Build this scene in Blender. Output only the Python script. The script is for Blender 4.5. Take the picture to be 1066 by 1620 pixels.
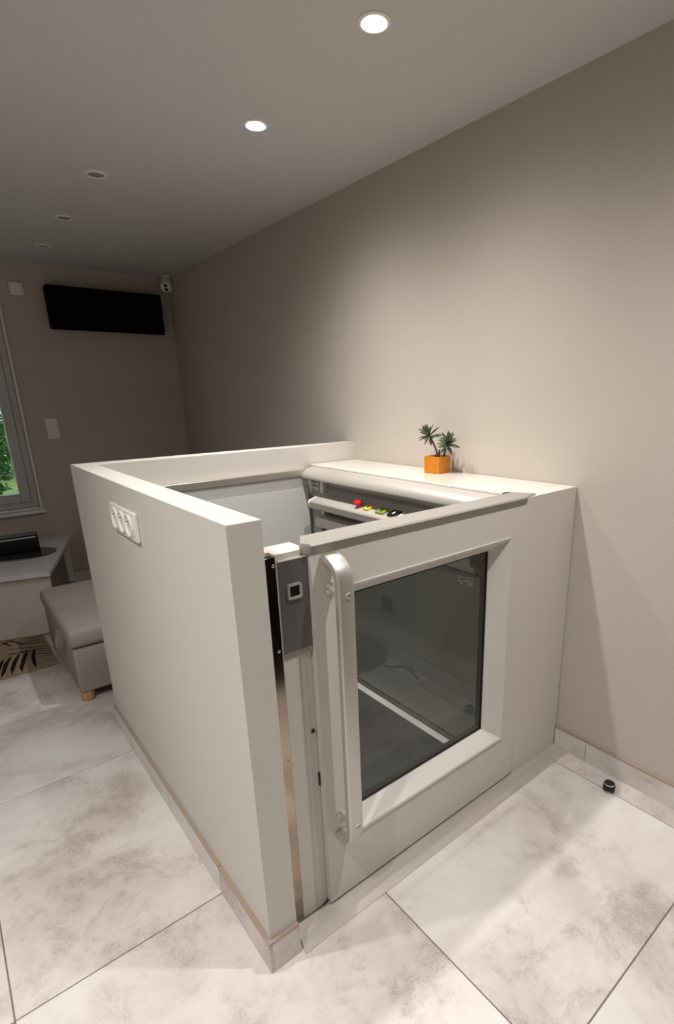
import bpy, bmesh, math, random
from mathutils import Vector, Matrix, Euler
random.seed(7)
C = bpy.context.scene.collection
PI = math.pi
for o in list(bpy.data.objects): bpy.data.objects.remove(o)

# ------------------------------------------------------------------ camera, world, exposure
cam_d = bpy.data.cameras.new('camera'); cam = bpy.data.objects.new('camera', cam_d); C.objects.link(cam)
cam.location = (-0.4108, -0.9728, 1.4258); cam.rotation_euler = (1.2731, 0.0196, -0.6989)
cam_d.sensor_fit = 'VERTICAL'; cam_d.sensor_height = 24.0; cam_d.sensor_width = 24.0
cam_d.lens = 837.77 / 1620 * 24.0
cam_d.shift_x = (533 - 604.28) / 1620; cam_d.shift_y = (883.18 - 810) / 1620
cam_d.clip_start = 0.02
bpy.context.scene.camera = cam
vs = bpy.context.scene.view_settings
vs.view_transform = 'Standard'; vs.look = 'None'; vs.gamma = 1.0; vs.use_curve_mapping = False
vs.exposure = 0.22
w = bpy.data.worlds.new('sky'); bpy.context.scene.world = w; w.use_nodes = True
wb = w.node_tree.nodes['Background']; wb.inputs[0].default_value = (0.88, 0.94, 0.97, 1); wb.inputs[1].default_value = 0.95
LAMP_W = 82.0                      # every lit recessed lamp of the room
LAMP_COL = (1.0, 0.957, 0.915)
LAMP_BEAM = 3.8                    # beam falls off as cos^n about the lamp's axis

# ------------------------------------------------------------------ dimensions (metres)
XW, XL, YN, YF, ZC = 1.3591, -3.0, -4.6, 3.8473, 2.3819     # right wall, left wall, near wall, far wall, ceiling
T, L, H = 0.0774, 1.4474, 1.19                               # parapet thickness, length, height
YG, ZT = 0.0407, 1.0976                                      # gate face, lift top

# ------------------------------------------------------------------ helpers
def lin(c):
    c = c / 255.0
    return c / 12.92 if c <= 0.04045 else ((c + 0.055) / 1.055) ** 2.4
def rgb(r, g, b): return (lin(r), lin(g), lin(b), 1)
def new_mat(name):
    m = bpy.data.materials.new(name); m.use_nodes = True
    return m, m.node_tree, m.node_tree.nodes['Principled BSDF']
def plain(name, col, rough=0.5, metal=0.0, var=0.0, scale=30, bump=0.0, bscale=300, coat=0.0, spec=0.5, aniso=None):
    m, t, b = new_mat(name); N = t.nodes; K = t.links
    b.inputs['Base Color'].default_value = col; b.inputs['Roughness'].default_value = rough
    b.inputs['Metallic'].default_value = metal; b.inputs['Specular IOR Level'].default_value = spec
    if coat: b.inputs['Coat Weight'].default_value = coat; b.inputs['Coat Roughness'].default_value = 0.1
    tc = N.new('ShaderNodeTexCoord')
    if var:
        n = N.new('ShaderNodeTexNoise'); n.inputs['Scale'].default_value = scale; n.inputs['Detail'].default_value = 4
        src = tc.outputs['Object']
        if aniso:
            mp = N.new('ShaderNodeMapping'); mp.inputs['Scale'].default_value = aniso; K.new(src, mp.inputs[0]); src = mp.outputs[0]
        K.new(src, n.inputs['Vector'])
        mr = N.new('ShaderNodeMapRange'); mr.inputs[1].default_value = 0.3; mr.inputs[2].default_value = 0.7
        mr.inputs[3].default_value = 1 - var; mr.inputs[4].default_value = 1 + var
        K.new(n.outputs['Fac'], mr.inputs[0])
        mx = N.new('ShaderNodeMix'); mx.data_type = 'RGBA'; mx.blend_type = 'MULTIPLY'; mx.inputs[0].default_value = 1
        mx.inputs[6].default_value = col; K.new(mr.outputs[0], mx.inputs[7]); K.new(mx.outputs[2], b.inputs['Base Color'])
    if bump:
        n2 = N.new('ShaderNodeTexNoise'); n2.inputs['Scale'].default_value = bscale; n2.inputs['Detail'].default_value = 3
        K.new(tc.outputs['Object'], n2.inputs['Vector'])
        bp = N.new('ShaderNodeBump'); bp.inputs['Strength'].default_value = bump; bp.inputs['Distance'].default_value = 0.002
        K.new(n2.outputs['Fac'], bp.inputs['Height']); K.new(bp.outputs[0], b.inputs['Normal'])
    return m
def emit(name, col, s):
    m, t, b = new_mat(name)
    b.inputs['Base Color'].default_value = (0.8, 0.8, 0.8, 1)
    b.inputs['Emission Color'].default_value = col; b.inputs['Emission Strength'].default_value = s
    return m

def box(bm, x0, x1, y0, y1, z0, z1, bev=0.0, seg=2):
    vs_ = [bm.verts.new(p) for p in ((x0,y0,z0),(x1,y0,z0),(x1,y1,z0),(x0,y1,z0),(x0,y0,z1),(x1,y0,z1),(x1,y1,z1),(x0,y1,z1))]
    fs = [bm.faces.new([vs_[i] for i in f]) for f in ((3,2,1,0),(4,5,6,7),(0,1,5,4),(1,2,6,5),(2,3,7,6),(3,0,4,7))]
    if bev:
        es = list({e for f in fs for e in f.edges})
        bmesh.ops.bevel(bm, geom=es, offset=bev, segments=seg, affect='EDGES', profile=0.5)
def prism(bm, pts, axis, a, b, bev=0.0):
    """polygon pts in the two other axes (in order x,y,z minus axis), extruded along axis from a to b"""
    def P(u, v, t):
        return {0: (t, u, v), 1: (u, t, v), 2: (u, v, t)}[axis]
    n = len(pts)
    A = [bm.verts.new(P(u, v, a)) for u, v in pts]; Bv = [bm.verts.new(P(u, v, b)) for u, v in pts]
    fs = [bm.faces.new(A), bm.faces.new(Bv)]
    for i in range(n): fs.append(bm.faces.new((A[i], A[(i+1)%n], Bv[(i+1)%n], Bv[i])))
    bmesh.ops.recalc_face_normals(bm, faces=fs)
    if bev:
        es = list({e for f in fs[:2] for e in f.edges})
        bmesh.ops.bevel(bm, geom=es, offset=bev, segments=2, affect='EDGES', profile=0.5)
def lathe(bm, prof, mat=Matrix.Identity(4), n=28):
    rings = []
    for r, z in prof:
        if r < 1e-6: rings.append([bm.verts.new(mat @ Vector((0, 0, z)))])
        else: rings.append([bm.verts.new(mat @ Vector((r*math.cos(2*PI*k/n), r*math.sin(2*PI*k/n), z))) for k in range(n)])
    fs = []
    for a, b in zip(rings, rings[1:]):
        for k in range(n):
            k2 = (k+1) % n
            if len(a) == 1 and len(b) == 1: continue
            if len(a) == 1: fs.append(bm.faces.new((a[0], b[k], b[k2])))
            elif len(b) == 1: fs.append(bm.faces.new((a[k], a[k2], b[0])))
            else: fs.append(bm.faces.new((a[k], a[k2], b[k2], b[k])))
    bmesh.ops.recalc_face_normals(bm, faces=fs)
def sweep(bm, pts, sect, up=Vector((1, 0, 0)), caps=True):
    """sweep closed 2-D section (u along 'up', v across) along a polyline"""
    pts = [Vector(p) for p in pts]; rings = []
    for i, p in enumerate(pts):
        d = (pts[min(i+1, len(pts)-1)] - pts[max(i-1, 0)]).normalized()
        u = (up - d * up.dot(d)).normalized(); v = d.cross(u)
        rings.append([bm.verts.new(p + u*a + v*b) for a, b in sect])
    n = len(sect); fs = []
    for a, b in zip(rings, rings[1:]):
        for k in range(n): fs.append(bm.faces.new((a[k], a[(k+1)%n], b[(k+1)%n], b[k])))
    if caps: fs.append(bm.faces.new(rings[0])); fs.append(bm.faces.new(rings[-1]))
    bmesh.ops.recalc_face_normals(bm, faces=fs)
def circ(r, n=12, sx=1.0, sy=1.0): return [(r*sx*math.cos(2*PI*k/n), r*sy*math.sin(2*PI*k/n)) for k in range(n)]
def rrect(w_, h_, r, n=4):
    out = []
    for cx, cy, a0 in ((w_/2-r, h_/2-r, 0), (-w_/2+r, h_/2-r, PI/2), (-w_/2+r, -h_/2+r, PI), (w_/2-r, -h_/2+r, 1.5*PI)):
        for k in range(n+1): a = a0 + PI/2*k/n; out.append((cx + r*math.cos(a), cy + r*math.sin(a)))
    return out
def obj(name, bm, mat, parent=None, smooth=False):
    """smooth: True = all faces, 'bevel' = only the narrow bevel faces (broad faces stay flat)"""
    me = bpy.data.meshes.new(name)
    if smooth:
        for f in bm.faces: f.normal_update()
        big = max(f.calc_area() for f in bm.faces) if smooth == 'bevel' else 0
        for f in bm.faces: f.smooth = smooth != 'bevel' or not (f.calc_area() > 0.2*big or max(abs(c) for c in f.normal) > 0.9995)
    bm.to_mesh(me); bm.free()
    me.materials.append(mat)
    if smooth is True:
        try: me.set_sharp_from_angle(angle=math.radians(40))
        except Exception: pass
    o = bpy.data.objects.new(name, me); C.objects.link(o)
    if parent is not None:
        p = parent; off = Vector()
        while p is not None: off += p.location; p = p.parent
        me.transform(Matrix.Translation(-off)); o.parent = parent
    return o
def bxo(name, mat, parent, x0, x1, y0, y1, z0, z1, bev=0.0):
    bm = bmesh.new(); box(bm, x0, x1, y0, y1, z0, z1, bev); return obj(name, bm, mat, parent, 'bevel' if bev > 0 else False)
def tag(o, label, cat, group=None):
    o['label'] = label; o['category'] = cat
    if group: o['group'] = group
    return o
def thing(name, label, cat, loc, group=None):
    o = bpy.data.objects.new(name, None); C.objects.link(o); o.location = loc; o.empty_display_size = 0.05
    return tag(o, label, cat, group)
def struct(o): o['kind'] = 'structure'; return o
def face_of(axis, sign, pos):
    """matrix that points local +z along world axis*sign at pos"""
    d = Vector((0, 0, 0)); d[axis] = sign
    return Matrix.Translation(pos) @ d.to_track_quat('Z', 'Y').to_matrix().to_4x4()

# ------------------------------------------------------------------ materials
M = {}
M['wall'] = plain('wall_paint', rgb(197, 189, 179), 0.75, var=0.012, scale=3, bump=0.06, bscale=420, spec=0.3)
M['parapet'] = plain('parapet_paint', rgb(210, 206, 199), 0.72, var=0.012, scale=3, bump=0.06, bscale=420, spec=0.3)
M['ceiling'] = plain('ceiling_paint', rgb(208, 206, 204), 0.85, bump=0.12, bscale=260, spec=0.2)
M['white'] = plain('white_enamel', rgb(217, 212, 204), 0.38, bump=0.03, bscale=600)
M['white_gloss'] = plain('white_gloss', rgb(236, 230, 220), 0.16, coat=0.5)
M['white_plastic'] = plain('white_plastic', rgb(242, 238, 234), 0.3)
M['bezel'] = plain('pale_enamel', rgb(217, 213, 208), 0.4)
M['alu'] = plain('aluminium', rgb(186, 180, 172), 0.36, metal=0.75, var=0.03, scale=60, aniso=(1, 0.05, 1))
M['alu_white'] = plain('pale_aluminium', rgb(192, 187, 179), 0.38, metal=0.35)
M['rail'] = plain('rail_aluminium', rgb(158, 153, 146), 0.5, metal=0.35)
M['alu_handle'] = plain('satin_aluminium', rgb(206, 201, 194), 0.36, metal=0.6, var=0.03, scale=80, aniso=(8, 8, 0.2))
M['alu_sill'] = plain('sill_aluminium', rgb(196, 190, 182), 0.42, metal=0.45, var=0.06, scale=14, aniso=(0.3, 6, 1))
M['steel'] = plain('brushed_steel', rgb(168, 154, 138), 0.13, metal=1.0, var=0.06, scale=50, aniso=(20, 20, 0.3))
M['plate'] = plain('lock_plate_grey', rgb(120, 117, 115), 0.4, metal=0.5, var=0.04, scale=8)
M['grey'] = plain('mast_grey', rgb(146, 144, 140), 0.5, bump=0.05, bscale=500)
M['grey_dark'] = plain('mast_dark_grey', rgb(158, 156, 152), 0.5)
M['panel_in'] = plain('shaft_panel', rgb(206, 206, 203), 0.5)
M['rubber'] = plain('black_rubber', rgb(22, 21, 20), 0.55)
M['black'] = plain('black_plastic', rgb(12, 12, 12), 0.35)
M['black_matt'] = plain('matt_black', rgb(9, 8, 8), 0.8, spec=0.1)
M['ring'] = plain('bright_metal', rgb(200, 198, 194), 0.2, metal=1.0)
M['deck'] = plain('platform_vinyl', rgb(70, 70, 67), 0.6, var=0.12, scale=90)
M['red'] = plain('red_button', rgb(205, 30, 28), 0.35); M['yellow'] = plain('yellow_button', rgb(226, 190, 60), 0.4)
M['green'] = plain('green_button', rgb(118, 138, 38), 0.4)
M['trim'] = plain('tan_trim', rgb(160, 142, 125), 0.45)
M['grout'] = plain('grout', rgb(112, 102, 96), 0.85)
M['pvc'] = plain('window_pvc', rgb(196, 196, 198), 0.35)
M['sofa'] = plain('grey_fabric', rgb(160, 152, 146), 0.9, var=0.07, scale=160, bump=0.35, bscale=700, spec=0.2)
M['sofa_base'] = plain('grey_fabric_base', rgb(162, 153, 148), 0.9, var=0.07, scale=160, bump=0.35, bscale=700, spec=0.2)
M['wood'] = plain('pale_wood', rgb(206, 158, 112), 0.5, var=0.15, scale=40, aniso=(6, 6, 0.6))
M['rug'] = plain('rug_beige', rgb(152, 133, 112), 0.95, var=0.1, scale=220, bump=0.4, bscale=600, spec=0.1)
M['rug_ink'] = plain('rug_dark_print', rgb(38, 27, 25), 0.95, spec=0.1)
M['table'] = plain('table_laminate', rgb(206, 196, 188), 0.45)
M['table_top'] = plain('table_gloss_top', rgb(208, 204, 206), 0.14, coat=0.4)
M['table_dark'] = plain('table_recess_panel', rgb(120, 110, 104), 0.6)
M['pot'] = plain('orange_wood_pot', rgb(200, 122, 14), 0.5, var=0.22, scale=70, aniso=(1, 1, 5), bump=0.2, bscale=200)
M['soil'] = plain('potting_soil', rgb(60, 42, 30), 0.95, var=0.3, scale=150)
M['stem'] = plain('plant_stem', rgb(74, 54, 44), 0.8, var=0.2, scale=120)
M['leaf'] = plain('succulent_leaf', rgb(84, 98, 66), 0.5, var=0.25, scale=60)
M['redbrown'] = plain('redbrown_fabric', rgb(92, 48, 42), 0.9)
M['tray'] = plain('dark_lacquer', rgb(40, 24, 20), 0.18, coat=0.5)
M['chrome'] = M['ring']
M['lit'] = emit('lamp_lit', (1.0, 0.95, 0.88, 1), 40.0)
M['lens_off'] = plain('lamp_unlit', rgb(150, 146, 140), 0.3)
M['grass'] = plain('lawn_green', rgb(134, 168, 100), 0.9, var=0.25, scale=6, bump=0.5, bscale=60)
M['shrub'] = plain('shrub_leaf', rgb(62, 108, 46), 0.6, var=0.4, scale=7)
M['shrub2'] = plain('hedge_leaf', rgb(120, 172, 96), 0.7, var=0.35, scale=4)
M['trunk'] = plain('bark', rgb(86, 66, 52), 0.9)
M['fence'] = plain('fence_grey_green', rgb(120, 136, 132), 0.6)
M['door'] = plain('added_door_dark', rgb(34, 29, 26), 0.5, var=0.15, scale=30, aniso=(1, 1, 0.1))  # for the door added out of view to darken a reflection
M['trim_white'] = plain('white_trim', rgb(238, 236, 234), 0.4)

def tile_mat():
    m, t, b = new_mat('stone_tile'); N = t.nodes; K = t.links
    tc = N.new('ShaderNodeTexCoord'); oi = N.new('ShaderNodeObjectInfo')
    off = N.new('ShaderNodeVectorMath'); off.operation = 'MULTIPLY_ADD'
    cmb = N.new('ShaderNodeCombineXYZ')
    for i, k in enumerate((37.0, 91.0, 53.0)):
        mm = N.new('ShaderNodeMath'); mm.operation = 'MULTIPLY'; mm.inputs[1].default_value = k
        K.new(oi.outputs['Random'], mm.inputs[0]); K.new(mm.outputs[0], cmb.inputs[i])
    off.inputs[1].default_value = (1, 1, 1); K.new(tc.outputs['Object'], off.inputs[0]); K.new(cmb.outputs[0], off.inputs[2])
    def noise(s, d, r=0.6, dist=0.0):
        n = N.new('ShaderNodeTexNoise'); n.inputs['Scale'].default_value = s; n.inputs['Detail'].default_value = d
        n.inputs['Roughness'].default_value = r; n.inputs['Distortion'].default_value = dist
        K.new(off.outputs[0], n.inputs['Vector']); return n
    def ramp(src, stops):
        r = N.new('ShaderNodeValToRGB'); e = r.color_ramp.elements
        e[0].position, e[0].color = stops[0]; e[1].position, e[1].color = stops[-1]
        for p, c in stops[1:-1]: q = e.new(p); q.color = c
        K.new(src, r.inputs[0]); return r
    big = noise(1.7, 6, 0.62, 0.5)          # large clouds
    mid = noise(6.5, 13, 0.74, 0.35)            # worn patches
    fine = noise(230, 4, 0.7)               # grain
    cl = ramp(big.outputs['Fac'], [(0.36, rgb(200, 191, 185)), (0.50, rgb(217, 211, 206)), (0.66, rgb(226, 222, 218))])
    pm = ramp(big.outputs['Fac'], [(0.42, (1, 1, 1, 1)), (0.58, (0, 0, 0, 1))])
    pf = ramp(mid.outputs['Fac'], [(0.47, (0, 0, 0, 1)), (0.57, (1, 1, 1, 1))])
    gr = ramp(fine.outputs['Fac'], [(0.45, (0, 0, 0, 1)), (0.55, (1, 1, 1, 1))])
    def mul(a, b_, c=None):
        q = N.new('ShaderNodeMath'); q.operation = 'MULTIPLY'; K.new(a, q.inputs[0])
        if c is not None: q.inputs[1].default_value = c
        else: K.new(b_, q.inputs[1])
        return q
    q1 = mul(pm.outputs[0], pf.outputs[0])
    gmap = N.new('ShaderNodeMapRange'); gmap.inputs[3].default_value = 0.25; gmap.inputs[4].default_value = 1.0; K.new(gr.outputs[0], gmap.inputs[0])
    q2 = mul(q1.outputs[0], gmap.outputs[0]); q3 = mul(q2.outputs[0], None, 0.68)
    mx = N.new('ShaderNodeMix'); mx.data_type = 'RGBA'; K.new(q3.outputs[0], mx.inputs[0]); K.new(cl.outputs[0], mx.inputs[6])
    mx.inputs[7].default_value = rgb(150, 137, 129)
    # fine light grain everywhere
    gm = N.new('ShaderNodeMapRange'); gm.inputs[1].default_value = 0.3; gm.inputs[2].default_value = 0.7; gm.inputs[3].default_value = 0.93; gm.inputs[4].default_value = 1.05
    K.new(fine.outputs['Fac'], gm.inputs[0])
    m2 = N.new('ShaderNodeMix'); m2.data_type = 'RGBA'; m2.blend_type = 'MULTIPLY'; m2.inputs[0].default_value = 1
    K.new(mx.outputs[2], m2.inputs[6]); K.new(gm.outputs[0], m2.inputs[7]); K.new(m2.outputs[2], b.inputs['Base Color'])
    rr = N.new('ShaderNodeMapRange'); rr.inputs[3].default_value = 0.2; rr.inputs[4].default_value = 0.42
    K.new(mid.outputs['Fac'], rr.inputs[0]); K.new(rr.outputs[0], b.inputs['Roughness'])
    bp = N.new('ShaderNodeBump'); bp.inputs['Strength'].default_value = 0.08; bp.inputs['Distance'].default_value = 0.001
    K.new(mid.outputs['Fac'], bp.inputs['Height']); K.new(bp.outputs[0], b.inputs['Normal'])
    return m
M['tile'] = tile_mat()
def glass_mat(name, tint, ior=1.5):
    m = bpy.data.materials.new(name); m.use_nodes = True; t = m.node_tree; N = t.nodes; K = t.links
    N.remove(N['Principled BSDF']); out = N['Material Output']
    tr = N.new('ShaderNodeBsdfTransparent'); tr.inputs[0].default_value = tint
    gl = N.new('ShaderNodeBsdfGlossy'); gl.inputs['Roughness'].default_value = 0.0; gl.inputs[0].default_value = (1, 1, 1, 1)
    fr = N.new('ShaderNodeFresnel'); fr.inputs[0].default_value = ior
    ge = N.new('ShaderNodeNewGeometry'); iv = N.new('ShaderNodeMath'); iv.operation = 'SUBTRACT'; iv.inputs[0].default_value = 1.0; K.new(ge.outputs['Backfacing'], iv.inputs[1])
    ml = N.new('ShaderNodeMath'); ml.operation = 'MULTIPLY'; K.new(fr.outputs[0], ml.inputs[0]); K.new(iv.outputs[0], ml.inputs[1])   # outer faces mirror, inner faces do not
    mx = N.new('ShaderNodeMixShader'); K.new(ml.outputs[0], mx.inputs[0]); K.new(tr.outputs[0], mx.inputs[1]); K.new(gl.outputs[0], mx.inputs[2])
    K.new(mx.outputs[0], out.inputs[0]); return m
M['glass_dark'] = glass_mat('smoked_glass', (0.61, 0.63, 0.62, 1))
M['glass'] = glass_mat('window_glass', (0.96, 0.98, 0.97, 1))
def label_mat():
    m, t, b = new_mat('printed_label'); N = t.nodes; K = t.links
    tc = N.new('ShaderNodeTexCoord'); mp = N.new('ShaderNodeMapping'); mp.inputs['Scale'].default_value = (1, 40, 160)
    K.new(tc.outputs['Object'], mp.inputs[0]); n = N.new('ShaderNodeTexNoise'); n.inputs['Scale'].default_value = 1.0; n.inputs['Detail'].default_value = 0
    K.new(mp.outputs[0], n.inputs['Vector']); r = N.new('ShaderNodeValToRGB')
    r.color_ramp.elements[0].position = 0.42; r.color_ramp.elements[0].color = rgb(120, 118, 112)
    r.color_ramp.elements[1].position = 0.55; r.color_ramp.elements[1].color = rgb(214, 212, 204)
    K.new(n.outputs['Fac'], r.inputs[0]); K.new(r.outputs[0], b.inputs['Base Color']); b.inputs['Roughness'].default_value = 0.5
    return m
M['label'] = label_mat()

# ------------------------------------------------------------------ the room
bm = bmesh.new(); box(bm, XL, XW, YN, YF, -0.16, -0.0016); floor = struct(obj('floor', bm, M['grout']))
tile_cache = {}
def tile_mesh(w_, d_, th):
    k = (round(w_, 4), round(d_, 4), round(th, 4))
    if k not in tile_cache:
        b_ = bmesh.new(); box(b_, -w_/2, w_/2, -d_/2, d_/2, -th, 0)
        top = [e for e in b_.edges if all(abs(v.co.z) < 1e-6 for v in e.verts)]
        bmesh.ops.bevel(b_, geom=top, offset=0.0012, segments=1, affect='EDGES')
        me = bpy.data.meshes.new('tile'); b_.to_mesh(me); b_.free(); me.materials.append(M['tile']); tile_cache[k] = me
    return tile_cache[k]
PT, GAP = 0.90, 0.0032
ix0, ix1 = math.floor((XL - 0.365)/PT), math.ceil((XW - 0.365)/PT)
iy0, iy1 = math.floor((YN - 0.30)/PT), math.ceil((YF - 0.30)/PT)
for i in range(ix0, ix1):
    for j in range(iy0, iy1):
        a0, a1 = max(0.365 + i*PT + GAP/2, XL), min(0.365 + (i+1)*PT - GAP/2, XW)
        b0, b1 = max(0.300 + j*PT + GAP/2, YN), min(0.300 + (j+1)*PT - GAP/2, YF)
        if a1 - a0 < 0.02 or b1 - b0 < 0.02: continue
        o = bpy.data.objects.new('tile', tile_mesh(a1-a0, b1-b0, 0.0015)); C.objects.link(o); o.parent = floor
        o.location = ((a0+a1)/2, (b0+b1)/2, 0.0)

bm = bmesh.new(); box(bm, XL, XW, YN, YF, ZC, ZC + 0.15); struct(obj('ceiling', bm, M['ceiling']))
bm = bmesh.new(); box(bm, XW, XW + 0.2, YN, YF, -0.16, ZC + 0.15); struct(obj('wall_right', bm, M['wall']))
bm = bmesh.new(); box(bm, XL - 0.2, XL, YN, YF, -0.16, ZC + 0.15); struct(obj('wall_left', bm, M['wall']))
bm = bmesh.new(); box(bm, XL - 0.2, XW + 0.2, YN - 0.2, YN, -0.16, ZC + 0.15); struct(obj('wall_near', bm, M['wall']))
WX0, WX1, WZ0, WZ1 = -1.02, 0.150, 0.655, 2.08               # window opening
bm = bmesh.new()
box(bm, XL - 0.2, WX0, YF, YF + 0.22, -0.16, ZC + 0.15); box(bm, WX1, XW + 0.2, YF, YF + 0.22, -0.16, ZC + 0.15)
box(bm, WX0, WX1, YF, YF + 0.22, -0.16, WZ0); box(bm, WX0, WX1, YF, YF + 0.22, WZ1, ZC + 0.15)
struct(obj('wall_far', bm, M['wall']))

# parapet round the lift: one L-shaped low wall
bm = bmesh.new()
prism(bm, [(0, 0), (T, 0), (T, L - T), (XW, L - T), (XW, L), (0, L)], 2, 0.0, H, bev=0.0025)
par = struct(obj('wall_parapet', bm, M['parapet'], smooth='bevel'))

# baseboards: tile strips with a tan edge profile
def baseboard(name, parts):
    e = bpy.data.objects.new(name, None); C.objects.link(e); struct(e)
    for nm, m, (x0, x1, y0, y1, z0, z1) in parts:
        b_ = bmesh.new(); box(b_, x0, x1, y0, y1, z0, z1); o = obj(nm, b_, m, e)
    return e
hb = 0.0945
pr = []
for y0, y1 in ((YN, -1.902), (-1.9, -1.002), (-1.0, -0.102), (-0.1, YG - 0.004), (L + 0.002, 2.3), (2.302, 3.2), (3.202, YF)):
    pr.append(('baseboard_tile', M['tile'], (XW - 0.010, XW, y0, y1, 0, hb - 0.0045)))
    pr.append(('edge_trim', M['trim'], (XW - 0.0112, XW, y0, y1, hb - 0.0045, hb)))
baseboard('baseboard_right', pr)
hp = 0.1006; pp = []
for y0, y1 in ((-0.010, 0.2985), (0.3005, 1.1985), (1.2005, L)):
    pp.append(('baseboard_tile', M['tile'], (-0.0101, -0.0002, y0, y1, 0, hp - 0.0045)))
    pp.append(('edge_trim', M['trim'], (-0.0114, -0.0002, y0 - (0.0013 if y0 < 0 else 0), y1, hp - 0.0045, hp)))
pp.append(('baseboard_tile', M['tile'], (0.0, T + 0.001, -0.0101, -0.0002, 0, hp - 0.0045)))
pp.append(('edge_trim', M['trim'], (0.0, T + 0.001, -0.0114, -0.0002, hp - 0.0045, hp)))
baseboard('baseboard_parapet', pp)
baseboard('baseboard_far', [('baseboard_tile', M['tile'], (XL, XW - 0.012, YF - 0.010, YF, 0, hb - 0.0045)), ('edge_trim', M['trim'], (XL, XW - 0.012, YF - 0.0112, YF, hb - 0.0045, hb))])

# window in the far wall
win = struct(bpy.data.objects.new('window_1', None)); C.objects.link(win); win.location = (WX0, YF, WZ0)
def ring_frame(nm, m, x0, x1, z0, z1, wd, y0, y1, bev=0.004):
    b_ = bmesh.new()
    box(b_, x0, x0 + wd, y0, y1, z0, z1, bev); box(b_, x1 - wd, x1, y0, y1, z0, z1, bev)
    box(b_, x0 + wd, x1 - wd, y0, y1, z0, z0 + wd, bev); box(b_, x0 + wd, x1 - wd, y0, y1, z1 - wd, z1, bev)
    return obj(nm, b_, m, win, 'bevel')
ring_frame('architrave', M['trim_white'], WX0 - 0.018, WX1 + 0.018, WZ0 - 0.018, WZ1 + 0.018, 0.018, YF - 0.014, YF)
ring_frame('window_frame', M['pvc'], WX0, WX1, WZ0, WZ1, 0.045, YF + 0.01, YF + 0.08)
mid = (WX0 + WX1)/2
for x0, x1 in ((WX0 + 0.046, mid - 0.001), (mid + 0.001, WX1 - 0.046)):
    s = ring_frame('sash', M['pvc'], x0, x1, WZ0 + 0.046, WZ1 - 0.046, 0.068, YF - 0.004, YF + 0.055, 0.006)
    bxo('pane', M['glass'], s, x0 + 0.066, x1 - 0.066, YF + 0.022, YF + 0.028, WZ0 + 0.112, WZ1 - 0.112)
bxo('window_sill', M['trim_white'], win, WX0 - 0.03, WX1 + 0.025, YF - 0.05, YF, WZ0 - 0.042, WZ0 - 0.02, 0.004)
bxo('window_handle', M['white_plastic'], win, mid - 0.012, mid + 0.012, YF - 0.03, YF - 0.004, 1.25, 1.37, 0.004)

# unseen dark door, added so the steel edge strip mirrors something dark
dr = struct(bpy.data.objects.new('added_door_1', None)); C.objects.link(dr); dr.location = (XW, -2.25, 0)
bxo('added_door_leaf', M['door'], dr, XW - 0.030, XW - 0.0115, -2.66, -1.84, 0.004, 2.04, 0.002)
for a, b, c, d in ((-2.72, -2.665, 0.0, 2.10), (-1.835, -1.78, 0.0, 2.10)): bxo('added_door_jamb', M['door'], dr, XW - 0.036, XW - 0.0115, a, b, c, d, 0.002)
bxo('added_door_head', M['door'], dr, XW - 0.036, XW - 0.0115, -2.664, -1.836, 2.045, 2.10, 0.002)
bm = bmesh.new(); sweep(bm, [(XW - 0.03, -1.92, 1.02), (XW - 0.08, -1.92, 1.02), (XW - 0.085, -1.94, 1.02), (XW - 0.085, -2.04, 1.02)], circ(0.009, 10), Vector((0, 0, 1))); obj('added_door_handle', bm, M['ring'], dr, True)

# ------------------------------------------------------------------ platform lift
lift = thing('platform_lift', 'white platform lift with glazed gate inside the low parapet', 'lift', (0.6, 0.1, 0.0))
# threshold plate, sloping to the floor, left end cut aslant
bm = bmesh.new()
z1 = 0.014
prof = [(0.0845, -0.024, 0.0), (XW - 0.011, -0.024, 0.0), (XW - 0.011, YG + 0.012, 0.0), (0.1005, YG + 0.012, 0.0),
        (0.0845, -0.024, 0.003), (XW - 0.011, -0.024, 0.003), (XW - 0.011, YG + 0.012, z1), (0.1005, YG + 0.012, z1)]
v = [bm.verts.new(p) for p in prof]
for f in ((3,2,1,0),(4,5,6,7),(0,1,5,4),(1,2,6,5),(2,3,7,6),(3,0,4,7)): bm.faces.new([v[i] for i in f])
obj('threshold', bm, M['alu_sill'], lift)
# fixed lock post on the left
bm = bmesh.new()
prism(bm, [(0.130, 0.056), (0.186, 0.056), (0.2125, 0.062), (0.2125, 0.13), (0.090, 0.13), (0.090, 0.085), (0.130, 0.085)], 2, 0.012, 1.090, bev=0.0015)
post = obj('lock_post', bm, M['white'], lift, 'bevel')
bxo('edge_profile', M['steel'], lift, 0.0785, 0.1295, 0.053, 0.070, 0.012, 1.086, 0.001)
lp = bxo('lock_plate', M['plate'], lift, 0.1355, 0.2115, 0.0520, 0.0560, 0.842, 1.071, 0.0008)
bxo('plate_rim', M['white_gloss'], lp, 0.1355, 0.2115, 0.0510, 0.0558, 1.0712, 1.0745)
bxo('plate_rim', M['alu'], lp, 0.1355, 0.2115, 0.0525, 0.0558, 0.8285, 0.8418)
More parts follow.
